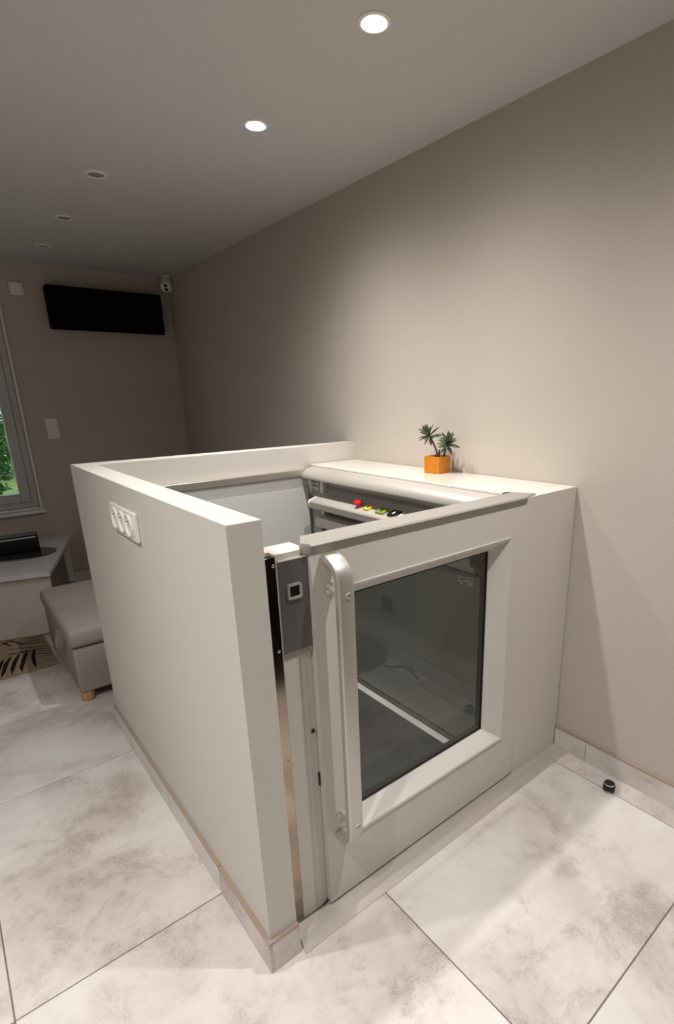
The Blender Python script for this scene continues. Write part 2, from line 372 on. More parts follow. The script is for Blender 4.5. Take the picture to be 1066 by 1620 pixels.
# square key switch
bm = bmesh.new()
mt = Matrix.Translation((0.1715, 0.0522, 0.995)) @ Matrix.Rotation(PI/2, 4, 'X')
def rr_ring(bm, w_, r, d0, d1, mt):
    ring = [(mt @ Vector((a, b, d0)), mt @ Vector((a, b, d1))) for a, b in rrect(w_, w_, r)]
    lo = [bm.verts.new(p[0]) for p in ring]; hi = [bm.verts.new(p[1]) for p in ring]; n = len(lo)
    for k in range(n): bm.faces.new((lo[k], lo[(k+1)%n], hi[(k+1)%n], hi[k]))
    return hi
hi = rr_ring(bm, 0.038, 0.006, 0, 0.006, mt)
hi2 = [bm.verts.new(mt @ Vector((a, b, 0.006))) for a, b in rrect(0.028, 0.028, 0.004)]
n = len(hi)
for k in range(n): bm.faces.new((hi[k], hi[(k+1)%n], hi2[(k+1)%n], hi2[k]))
hi3 = [bm.verts.new(mt @ Vector((a, b, 0.001))) for a, b in rrect(0.026, 0.026, 0.004)]
for k in range(n): bm.faces.new((hi2[k], hi2[(k+1)%n], hi3[(k+1)%n], hi3[k]))
bmesh.ops.recalc_face_normals(bm, faces=bm.faces[:]); obj('key_switch', bm, M['alu_white'], lp, True)
bm = bmesh.new(); lathe(bm, [(0, 0.004), (0.010, 0.004), (0.0118, 0.002), (0.0118, 0.0)], mt, 20); box(bm, 0.1585, 0.1845, 0.0505, 0.0519, 0.982, 1.008)
obj('key_cylinder', bm, M['black'], lp)
# striker hole and slot in the post edge
bm = bmesh.new(); lathe(bm, [(0, 0.0035), (0.006, 0.0035), (0.006, 0.0)], Matrix.Translation((0.200, 0.0602, 0.598)) @ Matrix.Rotation(PI/2, 4, 'X'), 16)
obj('striker_hole', bm, M['black'], lift)
bxo('striker_slot', M['black'], lift, 0.2085, 0.2132, 0.0575, 0.064, 0.422, 0.462)
for x, z in ((0.1235, 1.065), (0.1205, 0.855), (0.119, 0.55)):
    bm = bmesh.new(); lathe(bm, [(0, 0.0015), (0.003, 0.0012), (0.0042, 0.0)], Matrix.Translation((x, 0.053, z)) @ Matrix.Rotation(PI/2, 4, 'X'), 14)
    obj('screw', bm, M['ring'], lift, True)

# gate: frame, splayed bezel, smoked pane, top rail, pull handle
G0, G1, GZ0, GZ1 = 0.2137, 1.0585, 0.0205, 1.0765
O0, O1, OZ0, OZ1 = 0.3199, 0.9745, 0.2169, 0.9744
I0, I1, IZ0, IZ1 = 0.3630, 0.9253, 0.2521, 0.9304
YB = 0.120; YP = YG + 0.05
bm = bmesh.new()
box(bm, G0, O0, YG, YB, GZ0, GZ1); box(bm, O1, G1, YG, YB, GZ0, GZ1)
box(bm, O0, O1, YG, YB, GZ0, OZ0); box(bm, O0, O1, YG, YB, OZ1, GZ1)
gate = obj('gate', bm, M['white'], lift)
bxo('gap_shade_strip', M['rubber'], gate, G0 + 0.01, G1 - 0.01, YG + 0.006, YB - 0.02, 0.0145, GZ0)  # dark strip put in for the shade of the gap under the gate
bm = bmesh.new()
def loop4(y, a, b, c, d): return [bm.verts.new(p) for p in ((a, y, c), (b, y, c), (b, y, d), (a, y, d))]
r0 = loop4(YG - 0.006, O0 - 0.002, O1 + 0.003, OZ0 - 0.003, OZ1 + 0.003); r1 = loop4(YG - 0.004, O0 + 0.003, O1 - 0.003, OZ0 + 0.003, OZ1 - 0.003)
r2 = loop4(YP, I0, I1, IZ0, IZ1); r3 = loop4(YP + 0.004, I0, I1, IZ0, IZ1); r4 = loop4(YG + 0.002, O0 - 0.003, O1 + 0.003, OZ0 - 0.003, OZ1 + 0.003)
for A_, B_ in ((r4, r0), (r0, r1), (r1, r2), (r2, r3)):
    for k in range(4): bm.faces.new((A_[k], A_[(k+1)%4], B_[(k+1)%4], B_[k]))
bmesh.ops.recalc_face_normals(bm, faces=bm.faces[:])
for f in bm.faces: f.normal_flip() if f.normal.y > 0.2 else None
obj('bezel', bm, M['bezel'], gate)
bm = bmesh.new()
for a, b, c, d in ((I0, I1, IZ0, IZ0 + 0.003), (I0, I1, IZ1 - 0.003, IZ1), (I0, I0 + 0.003, IZ0, IZ1), (I1 - 0.003, I1, IZ0, IZ1)):
    box(bm, a, b, YP - 0.001, YP + 0.012, c, d)
obj('gasket', bm, M['rubber'], gate)
bm = bmesh.new()
for a, b, c, d in ((O0, O1, OZ0, IZ0), (O0, O1, IZ1, OZ1), (O0, I0, IZ0, IZ1), (I1, O1, IZ0, IZ1)): box(bm, a, b, YP + 0.012, YB - 0.001, c, d)
obj('inner_frame', bm, M['rubber'], gate)
bxo('glass_pane', M['glass_dark'], gate, I0 + 0.002, I1 - 0.002, YP + 0.003, YP + 0.009, IZ0 + 0.002, IZ1 - 0.002)
bm = bmesh.new()
def rail_poly(e): return [(0.200, 0.062), (0.2115, YG - 0.010 + e), (1.045, YG - 0.010 + e), (1.058, YG - 0.001 + e), (1.112, 0.046), (1.118, 0.058), (1.075, 0.118), (0.236, 0.118)]
A_ = [bm.verts.new((x, y, GZ1)) for x, y in rail_poly(0.008)]; B_ = [bm.verts.new((x, y, 1.0985)) for x, y in rail_poly(0)]; D_ = [bm.verts.new((x, y + (0.004 if y < 0.05 else 0), 1.1025)) for x, y in rail_poly(0)]
n = len(A_); bm.faces.new(A_); bm.faces.new(D_)
for P_, Q_ in ((A_, B_), (B_, D_)):
    for k in range(n): bm.faces.new((P_[k], P_[(k+1)%n], Q_[(k+1)%n], Q_[k]))
bmesh.ops.recalc_face_normals(bm, faces=bm.faces[:]); obj('top_rail', bm, M['rail'], gate)
bm = bmesh.new(); lathe(bm, [(0, 0.004), (0.024, 0.004), (0.026, 0.002), (0.026, 0.0)], Matrix.Translation((1.062, 0.116, 1.0978)), 24); obj('hinge_cap', bm, M['black'], lift, True)
# pull handle
HX, HY = 0.2625, -0.022
pts = []
R_ = 0.052
for k in range(0, 9):
    a = PI/2 * (1 - k/8); pts.append((HX, HY + R_ - R_*math.cos(a), 1.010 + R_*math.sin(a)))      # runs from the gate side over the bend
pts = [(HX, YG - 0.004, 1.0615)] + pts
for z in (0.9, 0.75, 0.6, 0.45, 0.33): pts.append((HX, HY, z))
for k in range(0, 9):
    a = PI/2 * k/8; pts.append((HX, HY + R_ - R_*math.cos(a), 0.300 - R_*math.sin(a)))
pts.append((HX, YG - 0.004, 0.248))
bm = bmesh.new(); sweep(bm, pts, rrect(0.046, 0.021, 0.006, 4), Vector((1, 0, 0)))
hnd = obj('pull_handle', bm, M['alu_handle'], gate, True)
for z in (0.982, 0.315):
    bm = bmesh.new(); lathe(bm, [(0.0155, 0.0), (0.0155, 0.008), (0.0115, 0.012), (0.0115, 0.060)], face_of(1, -1, (HX, YG, z)), 20); obj('standoff', bm, M['alu_handle'], gate, True)
    bm = bmesh.new(); lathe(bm, [(0, 0.0006), (0.0045, 0.0006), (0.005, 0.0026), (0.0085, 0.0026), (0.0095, 0.0)], face_of(1, -1, (HX + 0.004, HY - 0.0104, z - 0.002)), 18); obj('screw_cap', bm, M['alu_white'], gate, True)

# fixed side panel right of the gate, top cover, nosing
bxo('side_panel', M['white'], lift, 1.0605, XW - 0.003, YG, 0.112, 0.012, ZT, 0.0015)
bxo('top_cover', M['white_gloss'], lift, 1.066, XW - 0.002, 0.115, L - T - 0.004, 1.0895, ZT, 0.0015)
bm = bmesh.new()
np_ = [(1.078, 1.089)]
for k in range(0, 11):
    a = PI/2 * k/10; np_.append((1.072 - 0.078*math.sin(a), 1.042 + 0.047*math.cos(a)))
np_ += [(0.998, 1.036), (1.010, 1.036), (1.020, 1.044), (1.078, 1.050)]
prism(bm, np_, 1, 0.122, L - T - 0.028); obj('nosing', bm, M['alu_white'], lift, True)
# mast with recess, lower panel
bxo('mast_body', M['grey_dark'], lift, 1.079, XW - 0.006, 0.125, L - T - 0.006, 0.012, 1.083)
bxo('mast_panel', M['grey'], lift, 1.050, 1.078, 0.20, 1.235, 0.030, 0.776, 0.003)
bxo('mast_column', M['grey'], lift, 1.046, 1.078, 1.262, L - T - 0.030, 0.030, 1.034, 0.003)
bxo('mast_column', M['grey'], lift, 1.052, 1.078, 0.128, 0.196, 0.030, 1.034, 0.003)
bxo('end_rib', M['bezel'], lift, 1.046, 1.078, 1.236, 1.258, 0.79, 1.034, 0.001)
bm = bmesh.new(); prism(bm, [(1.051, 0.966), (1.078, 0.998), (1.078, 0.95), (1.051, 0.95)], 1, 0.20, 1.234); obj('slope_shelf', bm, M['grey'], lift)
bxo('rating_label', M['label'], lift, 1.0448, 1.0458, 1.272, 1.336, 0.974, 1.026)
bxo('warning_label', M['label'], lift, 1.0488, 1.0498, 0.252, 0.328, 0.728, 0.762)
# control bar with buttons, lower hand rail
bm = bmesh.new()
cp = [(0.972, 0.905), (0.966, 0.932), (0.973, 0.941), (1.050, 0.966), (1.050, 0.900), (0.985, 0.896)]
prism(bm, cp, 1, 0.205, 1.238, bev=0.002); bar = obj('control_bar', bm, M['alu_white'], lift, 'bevel')
bm = bmesh.new(); prism(bm, [(x - 0.002 if x < 1 else x, z) for x, z in cp], 1, 1.2385, 1.252, bev=0.003); obj('end_cap', bm, M['white_gloss'], bar, 'bevel')
bm = bmesh.new(); prism(bm, [(0.970, 0.84), (0.962, 0.875), (0.966, 0.955), (0.99, 0.97), (1.049, 0.97), (1.049, 0.83)], 1, 0.150, 0.204, bev=0.004); obj('end_cap', bm, M['black'], bar, 'bevel')
slope = math.atan2(0.025, 0.077)
def on_bar(y, x=1.008): return Matrix.Translation((x, y, 0.941 + (x - 0.973)*0.3247)) @ Matrix.Rotation(-slope, 4, 'Y')
def boxm(bm, mt, x0, x1, y0, y1, z0, z1, bev=0.0):
    b2 = bmesh.new(); box(b2, x0, x1, y0, y1, z0, z1, bev); b2.transform(mt)
    me = bpy.data.meshes.new('tmp'); b2.to_mesh(me); b2.free(); bm.from_mesh(me); bpy.data.meshes.remove(me)
bm = bmesh.new(); lathe(bm, [(0.011, -0.002), (0.011, 0.012), (0.018, 0.016), (0.0195, 0.024), (0.016, 0.030), (0, 0.032)], on_bar(0.888), 22); obj('emergency_button', bm, M['red'], bar, True)
bm = bmesh.new(); boxm(bm, on_bar(0.822), -0.018, 0.018, -0.017, 0.017, -0.003, 0.010, 0.002); yb = obj('call_button', bm, M['yellow'], bar, 'bevel')
bm = bmesh.new(); lathe(bm, [(0.007, 0.010), (0.007, 0.013), (0, 0.014)], on_bar(0.822), 16); obj('button_dot', bm, M['rubber'], yb)
bm = bmesh.new(); boxm(bm, on_bar(0.728), -0.021, 0.021, -0.025, 0.025, -0.003, 0.009, 0.002); gb = obj('up_button', bm, M['green'], bar, 'bevel')
bm = bmesh.new(); lathe(bm, [(0.009, 0.009), (0.009, 0.011), (0, 0.0115)], on_bar(0.728), 16); obj('button_dot', bm, M['rubber'], gb)
bm = bmesh.new(); boxm(bm, on_bar(0.648), -0.022, 0.022, -0.027, 0.027, -0.003, 0.010, 0.002); kb = obj('key_pad', bm, M['black'], bar, 'bevel')
bm = bmesh.new(); boxm(bm, on_bar(0.648), -0.010, 0.010, -0.004, 0.004, 0.010, 0.0112); obj('pad_mark', bm, M['white_plastic'], kb)
bm = bmesh.new(); boxm(bm, on_bar(0.605), -0.020, 0.020, -0.010, 0.010, -0.003, 0.008, 0.002); obj('pad_end', bm, M['white_plastic'], bar, 'bevel')
bm = bmesh.new(); prism(bm, [(0.996, 0.806), (0.990, 0.842), (0.997, 0.853), (1.046, 0.862), (1.046, 0.80)], 1, 0.205, 1.236, bev=0.002); obj('lower_rail', bm, M['alu_white'], lift, 'bevel')
bm = bmesh.new(); lathe(bm, [(0, 0.02), (0.022, 0.02), (0.026, 0.015), (0.026, -0.015), (0.022, -0.02), (0, -0.02)], Matrix.Translation((1.030, 0.165, 0.585)) @ Matrix.Rotation(PI/2, 4, 'Y'), 22); obj('guide_roller', bm, M['black'], lift, True)
# shaft lining and platform
bxo('back_panel', M['panel_in'], lift, 0.098, 1.036, L - T - 0.020, L - T - 0.001, 0.020, 0.990, 0.001)
bxo('back_panel', M['panel_in'], lift, 0.098, 1.036, L - T - 0.020, L - T - 0.001, 0.9915, 1.043, 0.001)
bxo('back_rail', M['alu'], lift, 0.079, 1.030, L - T - 0.030, L - T - 0.001, 1.045, 1.078, 0.002)
bxo('left_panel', M['panel_in'], lift, T + 0.001, 0.096, 0.135, L - T - 0.022, 0.020, 1.043, 0.001)
bxo('platform_deck', M['deck'], lift, 0.098, 1.045, 0.135, L - T - 0.022, 0.001, 0.012)
bxo('deck_strip', M['white_plastic'], lift, 0.999, 1.033, 0.135, L - T - 0.022, 0.012, 0.0145)

# ------------------------------------------------------------------ recessed ceiling lamps
def downlight(x, y, lit, label, group):
    t = thing('ceiling_downlight', label, 'light', (x, y, ZC), group)
    bm = bmesh.new(); lathe(bm, [(0.046, 0.0), (0.045, -0.004), (0.036, -0.006), (0.033, -0.003), (0.033, 0.0)], Matrix.Translation((x, y, ZC)), 32); obj('bezel_ring', bm, M['white_plastic'], t, True)
    bm = bmesh.new(); lathe(bm, [(0, -0.0025), (0.034 if not lit else 0.026, -0.0025), (0.034 if not lit else 0.026, 0)], Matrix.Translation((x, y, ZC)), 28); obj('lens', bm, M['lit'] if lit else M['lens_off'], t, True)
    if lit:
        d = bpy.data.lights.new('downlight_beam', 'SPOT'); d.energy = LAMP_W; d.color = LAMP_COL; d.spot_size = math.radians(176); d.spot_blend = 0.15; d.shadow_soft_size = 0.022
        d.use_nodes = True; N = d.node_tree.nodes; K = d.node_tree.links; em = N['Emission']
        tc = N.new('ShaderNodeTexCoord'); sx = N.new('ShaderNodeSeparateXYZ'); K.new(tc.outputs['Normal'], sx.inputs[0])
        ab = N.new('ShaderNodeMath'); ab.operation = 'ABSOLUTE'; K.new(sx.outputs[2], ab.inputs[0])
        pw = N.new('ShaderNodeMath'); pw.operation = 'POWER'; K.new(ab.outputs[0], pw.inputs[0]); pw.inputs[1].default_value = LAMP_BEAM
        K.new(pw.outputs[0], em.inputs['Strength'])
        l = bpy.data.objects.new('downlight_beam', d); C.objects.link(l); l.parent = t; l.location = (0, 0, -0.012)
downlight(0.728, 0.386, True, 'lit recessed ceiling downlight nearest the top edge above the gate', 'ceiling downlights')
downlight(0.738, 1.083, True, 'lit recessed ceiling downlight second from the top edge above the lift', 'ceiling downlights')
downlight(0.390, 1.908, False, 'unlit round ceiling downlight, nearest of the three dark ones', 'ceiling downlights')
downlight(0.397, 2.634, False, 'unlit round ceiling downlight, middle of the three dark ones', 'ceiling downlights')
downlight(0.402, 3.323, False, 'unlit round ceiling downlight, farthest one by the black wall unit', 'ceiling downlights')
for x, y, nm in ((0.72, -0.62, 'lit ceiling downlight in front of the gate outside the picture'),
                 (-0.75, 0.35, 'lit ceiling downlight beside the parapet outside the picture'), (-0.75, -0.45, 'lit ceiling downlight left of the camera outside the picture'),
                 (-1.45, -0.20, 'lit ceiling downlight in the second row left of the parapet')):
    downlight(x, y, True, nm, 'ceiling downlights')

# ------------------------------------------------------------------ things on the walls
# triple socket on the parapet
so = thing('triple_socket', 'white triple power socket on the outer face of the parapet', 'socket', (0, 0.736, 1.078))
bm = bmesh.new(); box(bm, -0.0115, -0.0002, 0.605, 0.868, 1.034, 1.120, 0.003); obj('cover_plate', bm, M['white_plastic'], so, 'bevel')
for k in range(3):
    yc = 0.663 + 0.0735*k
    mt = face_of(0, -1, (-0.0113, yc, 1.077))
    bm = bmesh.new(); lathe(bm, [(0.0345, 0.0), (0.0345, 0.004), (0.031, 0.0055), (0.0285, 0.004), (0.026, -0.0005), (0, -0.0003)], mt, 32); s = obj('socket_well', bm, M['white_plastic'], so, True)
    bm = bmesh.new()
    for dy, dz in ((0.0095, 0), (-0.0095, 0)): lathe(bm, [(0.0028, 0.0001), (0, 0.0002)], face_of(0, -1, (-0.0115, yc + dy, 1.077 + dz)), 10)
    obj('pin_holes', bm, M['rubber'], s)
    bm = bmesh.new(); lathe(bm, [(0.0024, -0.001), (0.0024, 0.006), (0, 0.008)], face_of(0, -1, (-0.0113, yc, 1.090)), 10); obj('earth_pin', bm, M['ring'], s)
# black wall unit
bm = bmesh.new()
prism(bm, [(YF - 0.001, 1.945), (YF - 0.085, 1.936), (YF - 0.108, 1.945), (YF - 0.112, 2.215), (YF - 0.100, 2.232), (YF - 0.001, 2.232)], 0, 0.446, 1.252, bev=0.012)
ac = thing('wall_unit', 'long black rectangular unit mounted high on the far wall', 'wall unit', (0.849, YF, 1.936)); obj('casing', bm, M['black_matt'], ac, 'bevel')
bxo('flap', M['black_matt'], ac, 0.47, 1.23, YF - 0.111, YF - 0.1085, 1.952, 1.990, 0.001)
# security camera in the corner
sc = thing('security_camera', 'small white security camera in the far ceiling corner', 'camera', (1.325, YF - 0.06, ZC))
bm = bmesh.new(); lathe(bm, [(0, 0), (0.032, 0), (0.032, -0.012), (0.02, -0.02), (0.016, -0.03), (0, -0.03)], Matrix.Translation((1.325, YF - 0.07, ZC)), 24); obj('mount', bm, M['white_plastic'], sc, True)
q = Vector((-0.45, -0.75, -0.75)).normalized().to_track_quat('Z', 'Y').to_matrix().to_4x4()
mt = Matrix.Translation((1.326, YF - 0.07, ZC - 0.048)) @ q @ Matrix.Scale(1.35, 4)
bm = bmesh.new(); lathe(bm, [(0, -0.03), (0.026, -0.028), (0.034, -0.01), (0.034, 0.045), (0.030, 0.050), (0.026, 0.046), (0, 0.046)], mt, 26); obj('housing', bm, M['white_plastic'], sc, True)
for dx, dy in ((0.0, 0.010), (0.0, -0.014)):
    bm = bmesh.new(); lathe(bm, [(0, 0.052), (0.008, 0.050), (0.010, 0.0462)], mt @ Matrix.Translation((dx, dy, 0)), 16); obj('lens', bm, M['black'], sc, True)
# plates on the far wall
pl = thing('switch_plate', 'white double switch plate on the far wall beside the window', 'switch', (0.335, YF, 1.155))
bxo('cover_plate', M['white_plastic'], pl, 0.295, 0.376, YF - 0.010, YF - 0.0005, 1.156, 1.310, 0.003)
for z in (1.196, 1.270): bxo('rocker', M['white_plastic'], pl, 0.311, 0.360, YF - 0.014, YF - 0.009, z - 0.025, z + 0.025, 0.003)
ju = thing('junction_box', 'pale square cover high on the far wall left of the black unit', 'box', (0.281, YF, 2.153))
bxo('body', M['white_plastic'], ju, 0.238, 0.324, YF - 0.02, YF - 0.0005, 2.155, 2.240, 0.004)
bxo('lid', M['white_plastic'], ju, 0.244, 0.318, YF - 0.024, YF - 0.019, 2.161, 2.234, 0.003)

# ------------------------------------------------------------------ plant on the lift
pa = math.radians(6)
PX, PY = 1.281, 0.672
plant = thing('potted_succulent', 'small two-headed succulent in an orange cube pot on the lift top', 'plant', (PX, PY, ZT))
plant.rotation_euler = (0, 0, 0)
bm = bmesh.new(); sd = 0.041; ht = 0.072
mt = Matrix.Translation((PX, PY, ZT)) @ Matrix.Rotation(pa, 4, 'Z')
boxm(bm, mt, -sd, sd, -sd, sd, 0.0005, ht, 0.002)
top = max(bm.faces, key=lambda f: f.calc_center_median().z * (1 if f.calc_area() > 0.003 else 0))
ri = bmesh.ops.inset_region(bm, faces=[top], thickness=0.005)
for v_ in top.verts: v_.co.z -= 0.010
pot = obj('pot', bm, M['pot'], plant)
bm = bmesh.new(); boxm(bm, mt, -sd + 0.0055, sd - 0.0055, -sd + 0.0055, sd - 0.0055, ht - 0.0098, ht - 0.006); obj('soil', bm, M['soil'], plant)
lb = bmesh.new()
ls = [(0.0, 0.002, 0.0), (0.25, 0.0068, 0.0014), (0.55, 0.0085, 0.0024), (0.8, 0.006, 0.002), (1.0, 0.0003, 0.001)]
rows = []
for t_, wd, dp in ls:
    zc_ = -0.006*t_*t_
    rows.append([lb.verts.new((t_*0.05, -wd, zc_ + dp)), lb.verts.new((t_*0.05, 0, zc_ - dp*0.6)), lb.verts.new((t_*0.05, wd, zc_ + dp)), lb.verts.new((t_*0.05, 0, zc_ + dp*0.9))])
for a, b in zip(rows, rows[1:]):
    for k in range(4): lb.faces.new((a[k], a[(k+1)%4], b[(k+1)%4], b[k]))
bmesh.ops.recalc_face_normals(lb, faces=lb.faces[:])
leaf_me = bpy.data.meshes.new('leaf'); lb.to_mesh(leaf_me); lb.free(); leaf_me.materials.append(M['leaf'])
for f in leaf_me.polygons: f.use_smooth = True
def head(base, mid_, tip, n1, size, seed):
    rnd = random.Random(seed)
    pts_ = []
    for k in range(7):
        t_ = k/6; a = Vector(base).lerp(Vector(mid_), t_); b = Vector(mid_).lerp(Vector(tip), t_); pts_.append(a.lerp(b, t_))
    b_ = bmesh.new(); sweep(b_, pts_, circ(0.0042, 8), Vector((0.3, 1, 0))); st = obj('stem', b_, M['stem'], plant, True)
    ax = (Vector(tip) - Vector(mid_)).normalized()
    q_ = ax.to_track_quat('Z', 'X')
    for k in range(n1):
        az = k*2.39996 + rnd.uniform(-.15, .15); el = math.radians(-28 + 105*(k/(n1-1))**0.9)
        o = bpy.data.objects.new('leaf', leaf_me); C.objects.link(o); o.parent = st
        o.rotation_mode = 'QUATERNION'
        o.rotation_quaternion = q_ @ Euler((0, -el, az), 'XYZ').to_quaternion()
        s_ = size*rnd.uniform(0.8, 1.1); o.scale = (s_, s_, s_)
        o.location = Vector(tip) - Vector((PX, PY, ZT)) + ax*0.012*(k/(n1-1))
z0 = ZT + 0.056
head((PX + 0.004, PY - 0.004, z0), (PX + 0.004, PY + 0.010, z0 + 0.05), (PX, PY + 0.045, ZT + 0.150), 24, 1.10, 1)
head((PX + 0.014, PY - 0.022, z0), (PX + 0.012, PY - 0.030, z0 + 0.03), (PX, PY - 0.056, ZT + 0.120), 24, 1.04, 2)
b_ = bmesh.new(); sweep(b_, [(PX - 0.006, PY - 0.014, z0), (PX - 0.006, PY - 0.016, z0 + 0.02), (PX - 0.006, PY - 0.019, z0 + 0.044)], circ(0.0046, 8), Vector((0, 1, 0))); obj('stem', b_, M['stem'], plant, True)

# ------------------------------------------------------------------ door stop on the floor
ds = thing('door_stop', 'small black cylindrical door stop with metal ring on the tiled floor', 'door stop', (1.269, -0.246, 0))
mt = Matrix.Translation((1.269, -0.246, 0))
bm = bmesh.new(); lathe(bm, [(0, 0), (0.0155, 0), (0.0155, 0.008), (0, 0.008)], mt, 28); obj('base', bm, M['ring'], ds, True)
bm = bmesh.new(); lathe(bm, [(0.0, 0.0085), (0.0205, 0.0085), (0.0215, 0.011), (0.0215, 0.028), (0.0205, 0.030), (0, 0.030)], mt, 28); obj('rubber_body', bm, M['rubber'], ds, True)
bm = bmesh.new(); lathe(bm, [(0.0195, 0.0302), (0.0190, 0.034), (0.0165, 0.034), (0.0150, 0.0302)], mt, 28); obj('metal_ring', bm, M['ring'], ds, True)
bm = bmesh.new(); lathe(bm, [(0.015, 0.0301), (0.014, 0.0325), (0, 0.0325)], mt, 24); obj('top_disc', bm, M['rubber'], ds, True)

# things in front of the gate that only its pane mirrors
ws = thing('wall_socket', 'single socket low on the right wall, mirrored in the gate glass', 'socket', (XW, -0.93, 0.32))
bxo('cover_plate', M['black'], ws, XW - 0.010, XW - 0.0005, -0.972, -0.888, 0.280, 0.362, 0.004)
bm = bmesh.new(); lathe(bm, [(0.026, 0.0), (0.026, 0.004), (0.02, 0.002), (0, 0.001)], face_of(0, -1, (XW - 0.0098, -0.93, 0.321)), 24); obj('socket_well', bm, M['rubber'], ws, True)
bg = thing('tool_bag', 'soft black bag on the floor, mirrored in the gate glass', 'bag', (1.16, -0.94, 0))
bm = bmesh.new(); box(bm, 1.02, 1.30, -1.02, -0.86, 0.001, 0.13, 0.035, 4); obj('body', bm, M['black_matt'], bg, 'bevel')
bm = bmesh.new(); sweep(bm, [(1.10 + 0.06*(1 - math.cos(a)), -0.94, 0.125 + 0.07*math.sin(a)) for a in [PI*k/12 for k in range(13)]], circ(0.008, 8), Vector((0, 1, 0))); obj('carry_handle', bm, M['rubber'], bg, True)
bm = bmesh.new(); sweep(bm, [(1.26 + 0.075*math.sin(k*0.22), -0.85 + 0.018*k + 0.02*math.sin(k*1.1), 0.006) for k in range(13)], circ(0.005, 8), Vector((0, 0, 1))); tag(obj('power_cable', bm, M['rubber'], None, True), 'black cable lying on the floor along the right wall by the bag', 'cable')

mt_ = thing('added_dark_mat', 'unseen black mat added to darken the reflection in the steel edge strip', 'mat', (0.88, -1.85, 0))  # mat added out of view to darken what the edge profile reflects
bxo('pile', M['black_matt'], mt_, 0.42, 1.34, -2.60, -1.12, 0.0005, 0.010, 0.003)
bm = bmesh.new()
for a, b, c, d in ((0.40, 1.345, -2.62, -2.60), (0.40, 1.345, -1.12, -1.10), (0.40, 0.42, -2.60, -1.12), (1.34, 1.345, -2.60, -1.12)): box(bm, a, b, c, d, 0.0005, 0.007)
obj('rubber_border', bm, M['rubber'], mt_)

# ------------------------------------------------------------------ ottoman beyond the parapet
ot = thing('ottoman', 'grey fabric storage ottoman with wooden feet behind the parapet', 'ottoman', (0.13, 2.15, 0))
bm = bmesh.new(); box(bm, -0.088, 0.352, 1.748, 2.545, 0.052, 0.288, 0.012, 3); obj('storage_base', bm, M['sofa_base'], ot, 'bevel')
bm = bmesh.new(); box(bm, -0.097, 0.361, 1.738, 2.556, 0.293, 0.386, 0.026, 4)
for v_ in bm.verts:
    if v_.co.z > 0.37:
        u = (v_.co.x - 0.132)/0.23; w_ = (v_.co.y - 2.147)/0.41; v_.co.z += 0.010*max(0, 1 - u*u)*max(0, 1 - w_*w_)
obj('lid_cushion', bm, M['sofa'], ot, True)
for x, y in ((-0.056, 1.782), (0.32, 1.782), (-0.056, 2.51), (0.32, 2.51)):
    bm = bmesh.new(); lathe(bm, [(0, 0), (0.026, 0.0), (0.030, 0.006), (0.031, 0.052), (0, 0.052)], Matrix.Translation((x, y, 0.0)), 22); obj('foot', bm, M['wood'], ot, True)
sp = [(-0.092, 2.03, 0.300), (-0.104, 2.02, 0.28), (-0.112, 2.005, 0.235), (-0.107, 1.985, 0.205), (-0.110, 1.955, 0.235), (-0.104, 1.945, 0.28), (-0.092, 1.94, 0.300)]
bm = bmesh.new(); sweep(bm, sp, [(-0.012, -0.002), (0.012, -0.002), (0.012, 0.002), (-0.012, 0.002)], Vector((1, 0, 0))); obj('pull_strap', bm, M['sofa'], ot, True)

# ------------------------------------------------------------------ rug with leaf print
rug = thing('rug', 'beige rug with dark palm leaf print under the low table', 'rug', (-0.9, 2.9, 0))
bxo('pile', M['rug'], rug, -1.95, -0.098, 2.306, 3.62, 0.0005, 0.008, 0.002)
bm = bmesh.new()
def strip(bm, pts_, wid):
    n_ = len(pts_); prev = None
    for i, (x, y) in enumerate(pts_):
        a = pts_[max(0, i-1)]; b = pts_[min(n_-1, i+1)]; dx, dy = b[0]-a[0], b[1]-a[1]; l_ = math.hypot(dx, dy) or 1
        t_ = i/(n_-1); wq = wid*math.sin(PI*min(1, 0.12 + 0.88*t_))**0.7 + 0.0005
        p = (bm.verts.new((x - dy/l_*wq, y + dx/l_*wq, 0.0086)), bm.verts.new((x + dy/l_*wq, y - dx/l_*wq, 0.0086)))
        if prev: bm.faces.new((prev[0], prev[1], p[1], p[0]))
        prev = p
def palm(bm, x, y, ang, ln, n_, ll, bend):
    sx, sy = math.cos(ang), math.sin(ang)
    spine = []
    for k in range(16):
        t_ = k/15; a = ang + bend*t_; spine.append((x, y)); x += math.cos(a)*ln/15; y += math.sin(a)*ln/15
    strip(bm, spine, 0.006)
    for k in range(1, n_):
        t_ = k/n_; i = t_*15; i0 = int(i); px, py = spine[i0]
        a = ang + bend*t_
        for sgn in (-1, 1):
            la = ll*(0.55 + 0.45*math.sin(PI*min(1, t_*0.9 + .1)))
            pts_ = []; qx, qy = px, py
            for m_ in range(8):
                aa = a + sgn*(1.05 - 0.06*m_ - 0.45*t_); pts_.append((qx, qy)); qx += math.cos(aa)*la/7; qy += math.sin(aa)*la/7
            pts_ = [(min(max(u, -1.94), -0.104), min(max(v_, 2.312), 3.61)) for u, v_ in pts_]
            strip(bm, pts_, 0.0125)
